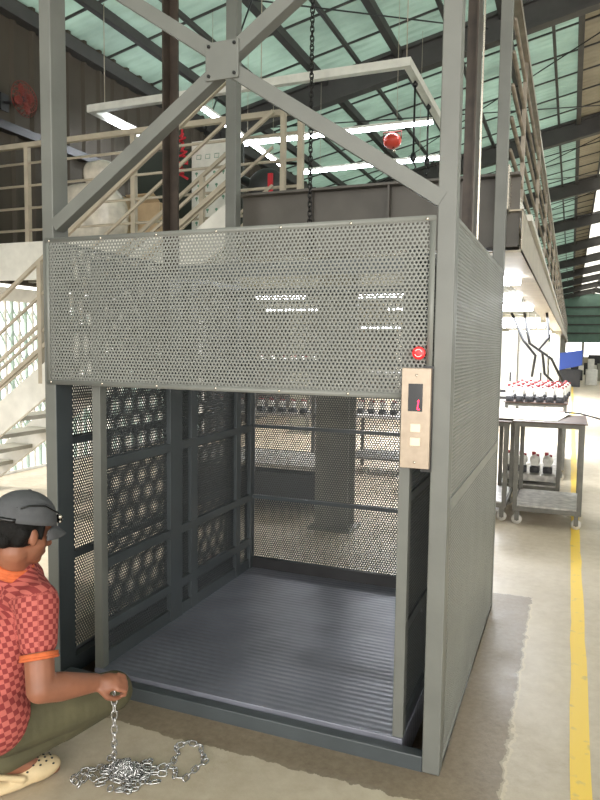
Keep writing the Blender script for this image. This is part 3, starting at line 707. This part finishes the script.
for x, y, z0, lab in ((-1.34, 5.2, 3.66, 'long black hanging cable with hook below the frame corner'), (-1.34, 5.95, 3.80, 'shorter black hanging cable farther along the frame')):
    t = empty('hanging_cable', (x, y, z0), lab, 'cable'); m = MB(); m.cyl((0, 0, .08), (0, 0, 4.555-z0), .012, 8); m.build('cord', 'black', t)
    m = MB(); m.ell((0, 0, .07), (.035, .03, .06), 10, 8); m.tube([(0, 0, .02), (.03, 0, -.04), (0, 0, -.09), (-.03, 0, -.06)], .01, 6); m.build('hook', 'black', t)
    m = MB(); m.ell((0, 0, 4.515-z0), (.035, .035, .03), 10, 6); m.build('knob', 'black', t)
# fan on the wall
fn = empty('wall_fan', (-5.95, 3.9, 4.45), 'dark red round fan mounted high on the left wall', 'fan')
m = MB()
for r_ in (.05, .10, .15, .20): 
    for xx in (.22, .32): m.tube([(xx if r_ < .2 else .27, r_*math.cos(a), r_*math.sin(a)) for a in np.linspace(0, 2*math.pi, 25)[:-1]], .004, 5, closed=True)
for a in np.linspace(0, 2*math.pi, 25)[:-1]: m.tube([(.33, 0.02*math.cos(a), .02*math.sin(a)), (.32, .15*math.cos(a), .15*math.sin(a)), (.27, .2*math.cos(a), .2*math.sin(a))], .003, 4)
m.build('guard', 'fan_red', fn)
for k in range(4):
    a = k*math.pi/2+.4; m = MB(); c = Vector((.27, .1*math.cos(a), .1*math.sin(a))); m.ell(c, (.008, .075, .05), 10, 6, Matrix.Rotation(a, 3, 'X')); m.build('blade', 'fan_red', fn)
m = MB(); m.cyl((.12, 0, 0), (.27, 0, 0), .05, 14); m.build('motor', 'dark_metal', fn); m = MB(); m.cyl((-.03, 0, 0), (.13, 0, -.02), .02, 8); m.box(-.05, -.03, -.06, .06, -.1, .1); m.build('bracket', 'dark_metal', fn)

def rock(c, r, n, amp, seed, smooth=True, name='bag', m_='paper', parent=None):
    mb = MB(); mb.ell((0, 0, 0), 1., 28, 20); rg = random.Random(seed); dirs = [(Vector((rg.gauss(0, 1), rg.gauss(0, 1), rg.gauss(0, 1))).normalized(), rg.uniform(-amp, amp)) for _ in range(n)]
    vs = []
    for v in mb.v:
        v = Vector(v); k = 1.+sum(a*max(0, v.dot(d))**6 for d, a in dirs); q = Vector([math.copysign(abs(t)**.72, t) for t in v]); vs.append((c[0]+q.x*r[0]*k, c[1]+q.y*r[1]*k, max(c[2]-r[2]*.98, c[2]+q.z*r[2]*k)))
    mb.v = vs; return mb.build(name, m_, parent)
M['plastic'] = mat('cloudy_plastic_film', (226, 218, 204), .25, noise=.22, nscale=7, bump=1., bscale=9)
pk = empty('wrapped_bundle', (-4.7, 3.85, 2.67), 'large bundle wrapped in cloudy plastic on the balcony', 'package')
rock((.02, 0, .36), (.40, .26, .37), 22, .22, 3, name='film', m_='plastic', parent=pk)
rock((.16, -.03, .78), (.2, .17, .17), 14, .3, 8, name='film_top', m_='plastic', parent=pk)
ct = empty('cardboard_carton', (-4.28, 4.2, 2.67), 'brown carton just right of the plastic wrapped bundle', 'box')
MB().box(-.12, .26, 0, .35, 0, .55).build('box_body', 'cardboard', ct, .004); MB().hexa([(-.12, 0, .55), (.26, 0, .55), (.26, -.12, .62), (-.12, -.12, .62), (-.12, 0, .556), (.26, 0, .556), (.26, -.12, .626), (-.12, -.12, .626)]).build('flap', 'cardboard', ct)
ct = empty('cardboard_carton', (-5.15, 4.45, 2.67), 'brown carton standing behind the plastic wrapped bundle', 'box')
MB().box(-.1, .42, 0, .35, 0, .72).build('box_body', 'cardboard', ct, .004)
struct(B(-5.2, -3.55, 5.35, 5.4, 2.67, 4.15, 'trim_4', 'dark_green'))
ps = empty('notice_board', (-4.08, 5.0, 2.67), 'white board printed with rows of small green figures', 'board')
MB().box(0, .52, 0, .02, .35, 1.44).build('board_panel', 'white', ps)
for x in (.02, .48): MB().box(x, x+.02, .02, .04, 0, 1.4).build('leg', 'dark_metal', ps)
M['print_green'] = mat('green_print', (96, 140, 118), .7); m = MB()
for r_ in range(6):
    for c in range(4):
        x = .07+c*.125+(.03 if r_ % 2 else 0); z = .45+r_*.15
        if r_ == 5: m.tube([(x-.03, -.002, z+.02), (x+.03, -.002, z+.02), (x+.035, -.002, z+.07), (x-.025, -.002, z+.07)], .004, 4, closed=True)
        else: m.ell((x, -.001, z), (.02, .002, .016), 8, 6); m.box(x-.006, x+.006, -.003, 0, z-.035, z-.01)
m.build('printed_figures', 'print_green', ps)
rc = empty('red_cord_bundle', (-4.12, 4.84, 2.665), 'red cord bundle hanging in front of the white board', 'cord'); m = MB(); m.tube([(0, 0, 1.892), (0, 0, 1.45)], .014, 6); 
rg = random.Random(2)
m.tube([(rg.uniform(-.07, .07), rg.uniform(-.03, .03), 1.0+.5*t+rg.uniform(-.04, .04)) for t in np.linspace(0, 1, 34)], .016, 6); m.build('cord', 'red_cloth', rc)
dm = empty('hoist_motor', (-2.75, 4.2, 2.67), 'dark motor with a red strap on the mezzanine behind the centre post', 'motor')
m = MB(); m.box(-.15, .3, -.1, .25, 0, .5); m.ell((.05, .05, .62), (.22, .16, .2), 16, 10); m.build('motor_body', 'dark_metal', dm); MB().cyl((-.3, 0, .75), (.1, 0, .55), .05, 10).build('motor_pipe', 'black', dm)
MB().box(.14, .19, -.13, -.1, .15, .72).build('strap', 'red_cloth', dm)
m = MB(); m.tube([(.3, 0, .3), (.45, 0, .6), (.4, .1, .85), (.1, .1, .9)], .02, 8); m.build('hose', 'black', dm)

# ------------------------------------------------------------------ the crouching man
def solid(mb, name, m_, parent, voxel=.007, smooth=6, uvf=None):
    me = bpy.data.meshes.new(name+'_src'); me.from_pydata(mb.v, [], mb.f); me.update()
    o = bpy.data.objects.new(name+'_src', me); COL.objects.link(o)
    r = o.modifiers.new('r', 'REMESH'); r.mode = 'VOXEL'; r.voxel_size = voxel
    s = o.modifiers.new('s', 'SMOOTH'); s.factor = .5; s.iterations = smooth
    dg = bpy.context.evaluated_depsgraph_get(); me2 = bpy.data.meshes.new_from_object(o.evaluated_get(dg)); me2.name = name
    bpy.data.objects.remove(o); bpy.data.meshes.remove(me)
    me2.polygons.foreach_set('use_smooth', [True]*len(me2.polygons)); me2.materials.clear(); me2.materials.append(M[m_] if isinstance(m_, str) else m_)
    if uvf:
        uv = me2.uv_layers.new(name='UVMap'); co = np.empty(len(me2.vertices)*3, np.float32); me2.vertices.foreach_get('co', co); co = co.reshape(-1, 3)
        U = uvf(co); li = np.empty(len(me2.loops), np.int32); me2.loops.foreach_get('vertex_index', li); uv.data.foreach_set('uv', U[li].astype(np.float32).ravel())
    o = bpy.data.objects.new(name, me2); COL.objects.link(o); o.parent = parent
    return o
man = empty('person', (-1.45, -.6, 0), 'man in red checked polo shirt and grey cap crouching with a chain', 'person')
MO = Vector((-1.45, -.6, 0))
V3 = lambda *a: Vector(a)-MO
F = Vector((.52, .853, 0)); Lf = Vector((-.853, .52, 0)); Z = Vector((0, 0, 1))
rsho = V3(-1.282, -.668, .710); lsho = V3(-1.62, -.49, .70); relb = V3(-1.200, -.745, .452); rwri = V3(-1.133, -.550, .394)
lelb = V3(-1.75, -.38, .46); lwri = V3(-1.70, -.30, .32)
rhip = V3(-1.39, -.72, .26); lhip = V3(-1.56, -.62, .26); rknee = V3(-1.185, -.385, .272); lknee = V3(-1.66, -.30, .19)
rank = V3(-1.43, -.72, .12); lank = V3(-1.68, -.52, .12)
rtoe = V3(-1.33, -.55, .03); ltoe = V3(-1.56, -.36, .03)
pel = (rhip+lhip)/2; sm_ = (rsho+lsho)/2; neck = V3(-1.425, -.625, .805)
hc_ = V3(-1.374, -.628, .938)                       # head centre
hf = Vector((.27, .93, -.26)).normalized(); hl = Z.cross(hf).normalized(); hu = hf.cross(hl)
HM = Matrix((hf, hl, hu)).transposed()
hp = lambda f, l, u: hc_+hf*f+hl*l+hu*u
body = MB()
def torso(mb, g=0.):
    n = 9
    for i in range(n+1):
        t = i/n; c = pel.lerp(sm_, t)-F*(.035*math.sin(math.pi*t))
        w = .135+.03*math.sin(math.pi*min(1, t*1.05))+.005*t; d = .115 - .01*t
        if t > .85: w -= .02; d -= .02
        mb.ell(c, (w+g, d+g, .085+g), 16, 10, Matrix((Lf, F, Z)).transposed())
    return mb
torso(body); body.cap(sm_+Z*.02, neck, .07, .056); body.cap(neck, hp(-.02, 0, -.07), .056, .055)
for s, e, w in ((rsho, relb, rwri), (lsho, lelb, lwri)):
    body.cap(sm_.lerp(s, .5), s, .07, .056); body.cap(s, e, .056, .048); body.cap(e, e.lerp(w, .35), .048, .049); body.cap(e.lerp(w, .35), w, .049, .032)
for h, k, a, tt in ((rhip, rknee, rank, rtoe), (lhip, lknee, lank, ltoe)):
    body.cap(h, k, .08, .055); body.cap(k, k.lerp(a, .4), .052, .052); body.cap(k.lerp(a, .4), a, .05, .034); body.cap(a, tt, .036, .026)
# head
hR = HM
body.ell(hp(-.012, 0, .02), (.098, .076, .095), 20, 14, hR); body.ell(hp(.03, 0, -.045), (.062, .058, .068), 16, 12, hR); body.ell(hp(.062, 0, -.092), (.026, .03, .022), 12, 8, hR)
body.cap(hp(.088, 0, -.005), hp(.108, 0, -.036), .010, .014); body.ell(hp(.1, .012, -.04), (.012, .01, .008), 8, 6, hR); body.ell(hp(.1, -.012, -.04), (.012, .01, .008), 8, 6, hR)
body.ell(hp(.088, 0, -.064), (.012, .024, .006), 10, 6, hR); body.ell(hp(.085, 0, -.074), (.012, .02, .007), 10, 6, hR)
body.ell(hp(.075, 0, .028), (.02, .055, .012), 10, 6, hR)
for s in (-1, 1):
    body.ell(hp(-.005, s*.078, -.012), (.018, .010, .032), 12, 8, hR@Matrix.Rotation(-.25, 3, 'Y')); body.ell(hp(.04, s*.045, -.03), (.03, .02, .03), 10, 8, hR)
# hands: palm, four unequal fingers curling round the chain, thumb from the side of the palm
def hand(w, dirv, palmn, side, curl=1.):
    d = dirv.normalized(); pn = (palmn-d*palmn.dot(d)).normalized(); sd = d.cross(pn)*side
    pc = w+d*.045
    body.ell(pc, (.046, .019, .036), 14, 10, Matrix((d, pn, sd)).transposed())
    body.cap(w, pc, .025, .024)
    for i, (o, ln) in enumerate(((.028, .070), (.010, .078), (-.009, .072), (-.027, .056))):
        b = w+d*.078+sd*o; a1 = .55*curl; a2 = 1.5*curl; a3 = 2.5*curl
        p1 = b+(d*math.cos(a1)+pn*math.sin(a1))*ln*.45; p2 = p1+(d*math.cos(a2)+pn*math.sin(a2))*ln*.33; p3 = p2+(d*math.cos(a3)+pn*math.sin(a3))*ln*.26
        body.cap(b, p1, .0098, .0092); body.cap(p1, p2, .0090, .0084); body.cap(p2, p3, .0084, .0076)
    tb = w+d*.022+sd*.028; t1 = tb+(d*.6+sd*.45+pn*.55).normalized()*.036; t2 = t1+(d*.8+pn*.6-sd*.1).normalized()*.028; t3 = t2+(d*.8+pn*.5-sd*.4).normalized()*.022
    body.cap(tb, t1, .0135, .0115); body.cap(t1, t2, .0115, .0105); body.cap(t2, t3, .0105, .009)
hand(rwri, Vector((.8, .6, -.08)), Vector((-.3, .5, -.8)), -1, 1.)
hand(lwri, Vector((.3, .6, -.5)), Vector((.2, -.3, -.8)), 1, .6)
skin = solid(body, 'body', 'skin', man, .0055, 5)
# eyes and brows
for s in (-1, 1):
    m = MB(); m.ell(hp(.078, s*.032, .003), .013, 12, 8); m.build('eye', 'white', man); m = MB(); m.ell(hp(.0885, s*.032, .0), .006, 10, 6); m.build('iris', 'black', man)
    m = MB(); m.tube([hp(.09, s*.015, .022), hp(.088, s*.035, .027), hp(.078, s*.052, .022)], .004, 6); m.build('eyebrow', 'hair', man)
# hair under the cap
h = MB(); h.ell(hp(-.022, 0, .018), (.097, .081, .088), 20, 14, hR); h.cap(hp(-.085, -.03, -.03), hp(-.085, .03, -.03), .03, .03)
for s in (-1, 1): h.cap(hp(.022, s*.072, .03), hp(.026, s*.074, -.012), .012, .007); h.cap(hp(-.04, s*.062, .0), hp(-.045, s*.055, -.03), .028, .02)
solid(h, 'hair', 'hair', man, .005, 3)
# cap: crown, button, strap, peak
crown = MB(); nn = 32; mm = 12; vs = []
for i in range(mm+1):
    th = math.pi/2*i/mm*1.02
    for k in range(nn):
        ph = 2*math.pi*k/nn; rr = math.sin(th); lip = .003 if i >= mm-1 else 0
        x = (.113+lip)*rr*math.cos(ph); y = (.093+lip)*rr*math.sin(ph); z = .105*math.cos(th)**.85 if math.cos(th) > 0 else 0
        vs.append(hp(-.012+x, y, .035+z+.018*(-math.cos(ph))*0))
crown.add(vs, [(i*nn+k, i*nn+(k+1) % nn, (i+1)*nn+(k+1) % nn, (i+1)*nn+k) for i in range(mm) for k in range(nn)], True)
cpo = crown.build('cap', 'cap', man); sdm = cpo.modifiers.new('s', 'SOLIDIFY'); sdm.thickness = .004
pk_ = MB(); vs = []
for i in range(9):
    t = i/8
    for k in range(17):
        a = (k/16-.5)*2; yy = a*.082*(1-.12*t); xf = .098*math.sqrt(max(0, 1-(a*.85)**2)); vs.append(hp(-.012+xf+t*.075*math.sqrt(max(0.02, 1-a*a)), yy, .038-t*.030-.022*a*a-.004*t*t))
pk_.add(vs, [(i*17+k, i*17+k+1, (i+1)*17+k+1, (i+1)*17+k) for i in range(8) for k in range(16)], True)
pko = pk_.build('cap_peak', 'cap', cpo); sdm = pko.modifiers.new('s', 'SOLIDIFY'); sdm.thickness = .005
m = MB(); m.ell(hp(-.012, 0, .141), (.009, .009, .006), 10, 6); m.build('cap_button', 'cap', cpo)
m = MB(); m.tube([hp(-.012-.115*math.cos(a), .095*math.sin(a), .042) for a in np.linspace(-.9, .9, 14)], .009, 6); m.build('cap_strap', 'black', cpo)
m = MB()
for (pf, pu) in ((-.07, .085), (.03, .105)): m.ell(hp(pf-.012, -.093*math.sqrt(max(0, 1-(pf/.113)**2-((pu-.035)/.108)**2))-.003, pu), .004, 8, 6)
m.build('cap_eyelet', 'black', cpo)
gl = MB(); gl.tube([hp(-.078, -.078, .085), hp(-.055, -.088, .098), hp(0, -.094, .104), hp(.06, -.088, .084), hp(.095, -.06, .066)], .0032, 6)
ga = MB(); ga.tube([hp(-.05, .095, .082), hp(0, .103, .088), hp(.06, .092, .074), hp(.095, .06, .064)], .0032, 6)
glo = gl.build('eyeglasses', 'black', cpo); ga.build('glasses_arm', 'black', glo)
m = MB()
for s in (-1, 1): m.ell(hp(.107, s*.033, .058), (.006, .027, .017), 14, 8, hR)
m.build('lens', 'glass_lens', glo)
m = MB(); m.ell(hp(.088, -.066, .067), .008, 10, 6); m.ell(hp(.092, -.066, .050), .005, 8, 6); m.build('hinge', 'bright_steel', glo)
# shirt
s_ = MB(); torso2 = MB()
n = 10
for i in range(n+1):
    t = -.04+1.04*i/n; c = pel.lerp(sm_, t)-F*(.035*math.sin(math.pi*t)); w = .155+.032*math.sin(math.pi*min(1, t*1.05)); d = .132-.01*t
    if t > .88: w -= .035; d -= .03
    s_.ell(c, (w, d, .08), 18, 10, Matrix((Lf, F, Z)).transposed())
s_.cap(sm_+Z*.02, sm_.lerp(neck, .85), .095, .070); s_.cap(sm_.lerp(rsho, .3)+Z*.035, rsho+Z*.0, .066, .064)
s_.ell(rhip-F*.035+Z*.05-Lf*.012, (.12, .125, .125), 18, 12, Matrix((Lf, F, Z)).transposed()); s_.ell(lhip-F*.035+Z*.05+Lf*.012, (.12, .125, .125), 18, 12, Matrix((Lf, F, Z)).transposed())
for s, e in ((rsho, relb), (lsho, lelb)): s_.cap(sm_.lerp(s, .45), s-Z*.005, .085, .070); s_.cap(s-Z*.005, s.lerp(e, .46), .076, .064)
def shirt_uv(co):
    c = co-np.array(pel); l = c@np.array(Lf); f = c@np.array(F); a = np.arctan2(l, -f-.02)*.17
    s = .0165; u = a/s; v = co[:, 2]/s; ang = .12
    uv = np.stack([u*math.cos(ang)-v*math.sin(ang), u*math.sin(ang)+v*math.cos(ang)], 1)+100
    for sh_, el in ((rsho, relb), (lsho, lelb)):      # the sleeves are cut from their own cloth
        ax = (el-sh_).normalized(); q = co-np.array(sh_); t = q@np.array(ax); a1 = ax.orthogonal().normalized(); a2 = ax.cross(a1)
        rad = q-t[:, None]*np.array(ax); sel = (np.linalg.norm(rad, axis=1) < .083) & (t > -.02)
        ua = np.arctan2(rad@np.array(a1), rad@np.array(a2))*.063/s; va = t/s
        uv[sel] = np.stack([ua, va], 1)[sel]+100
    return uv
so = solid(s_, 'shirt', 'shirt', man, .007, 8, shirt_uv)
def ring(c, nrm, r, tr, name, m_, parent, e=(1, 1)):
    nrm = nrm.normalized(); a = nrm.orthogonal().normalized(); b = nrm.cross(a); m = MB()
    m.tube([c+a*r*math.cos(t)*e[0]+b*r*math.sin(t)*e[1] for t in np.linspace(0, 2*math.pi, 33)[:-1]], tr, 8, closed=True); return m.build(name, m_, parent)
for s, e in ((rsho, relb), (lsho, lelb)):
    c = s.lerp(e, .46)+(e-s).normalized()*.050
    m = MB(); d = (e-s).normalized(); m.tube([c-d*.012, c+d*.006], [.0625, .062], 28, cap=False); mo = m.build('sleeve_hem', 'orange', so); x = mo.modifiers.new('s', 'SOLIDIFY'); x.thickness = .006
    ring(c+d*.006, d, .060, .005, 'sleeve_hem', 'orange', so)
cd = (neck-sm_+F*.02).normalized(); cc = neck+Z*.004-F*.004
for k, (rr, dz) in enumerate(((.070, -.012), (.068, .0), (.065, .012))): ring(cc+cd*dz, cd+F*.25, rr, .011, 'collar', 'orange', so)
# trousers
t_ = MB(); t_.ell(pel+Z*.0, (.165, .14, .10), 18, 12, Matrix((Lf, F, Z)).transposed()); t_.ell(pel+Z*.07-F*.01, (.15, .125, .07), 18, 10, Matrix((Lf, F, Z)).transposed())
for h_, k, a in ((rhip, rknee, rank), (lhip, lknee, lank)):
    t_.cap(h_, h_.lerp(k, .5), .098, .088); t_.cap(h_.lerp(k, .5), k, .090, .076); t_.cap(k, k.lerp(a, .45), .074, .070); t_.cap(k.lerp(a, .45), a.lerp(k, .08), .066, .056)
solid(t_, 'trousers', 'olive', man, .007, 7)
# clogs
for an, to, w_ in ((rank, rtoe, 0), (lank, ltoe, 1)):
    d = (to-an); d.z = 0; d.normalize(); sd = Z.cross(d); R3 = Matrix((d, sd, Z)).transposed(); base = Vector((an.x, an.y, 0))-d*.01
    c = MB(); c.ell(base+d*.15+Z*.045, (.085, .05, .042), 18, 10, R3); c.ell(base+d*.06+Z*.028, (.13, .045, .026), 18, 10, R3); c.ell(base+d*.0+Z*.03, (.06, .04, .028), 14, 8, R3)
    c.cap(base+d*.09+sd*.042+Z*.05, base-d*.04+sd*.02+Z*.10, .012, .010); c.cap(base+d*.09-sd*.042+Z*.05, base-d*.04-sd*.02+Z*.10, .012, .010); c.cap(base-d*.04-sd*.02+Z*.10, base-d*.04+sd*.02+Z*.10, .010, .010)
    co = solid(c, 'clog', 'clog', man, .005, 3)
    m = MB()
    for i in range(5):
        for j in range(-2, 3):
            q = Vector((.105+i*.023, j*.017+(.008 if i % 2 else 0), 0)); e = 1-((q.x-.15)/.085)**2-(q.y/.05)**2
            if e > .12: zz = .045+.042*math.sqrt(e); m.ell(base+d*q.x+sd*q.y+Z*(zz-.0005), (.0048, .0048, .003), 8, 6, R3)
    m.build('clog_hole', 'rubber', co)
# ------------------------------------------------------------------ the silver chain
ch = empty('silver_chain', (-1.1, -.42, 0), 'silver steel chain held by the man and heaped on the floor', 'chain')
OC = Vector((-1.1, -.42, 0)); C_ = lambda x, y, z: Vector((x, y, z))-OC
lk = link_mesh(.0175, .0095, .0028, 'l', 0)
pa = [C_(-1.083, -.510, .375), C_(-1.090, -.503, .16), C_(-1.125, -.462, .02), C_(-1.19, -.46, .008), C_(-1.24, -.51, .008), C_(-1.235, -.56, .008), C_(-1.19, -.57, .01), C_(-1.20, -.52, .016), C_(-1.15, -.53, .012), C_(-1.13, -.50, .02)]
o1 = chain(ch, pa, lk, .0285, 'link', 'chain')
pb = [C_(-1.02, -.40, .02), C_(-.98, -.37, .008), C_(-.955, -.33, .008), C_(-.965, -.27, .008), C_(-1.0, -.235, .008), C_(-.97, -.19, .008), C_(-.915, -.19, .008), C_(-.875, -.24, .008), C_(-.845, -.27, .008), C_(-.855, -.33, .008), C_(-.86, -.39, .008), C_(-.90, -.40, .008), C_(-.925, -.355, .008), C_(-.955, -.36, .012), C_(-.95, -.40, .01), C_(-.99, -.42, .012), C_(-1.02, -.43, .02)]
o2 = chain(ch, pb, lk, .0285, 'link', 'chain')
hp_ = MB(); rg = random.Random(9)
for i in range(150):
    r_ = abs(rg.gauss(0, .042)); a = rg.uniform(0, 6.28); zmax = max(.008, .055-.6*r_); c = Vector((-1.075-OC.x+r_*1.35*math.cos(a), -.46-OC.y+r_*math.sin(a), rg.uniform(.007, zmax)))
    q = Quaternion((rg.gauss(0, 1), rg.gauss(0, 1), rg.gauss(0, 1), rg.gauss(0, 1))).normalized()
    if c.z < .014: q = Quaternion((0, 0, 1), rg.uniform(0, 6.28))
    hp_.add([c+q@Vector(v) for v in lk.v], lk.f, True)
hpo = hp_.build('link_heap', 'chain', ch); hpo['kind'] = 'stuff'
bpy.context.view_layer.update()
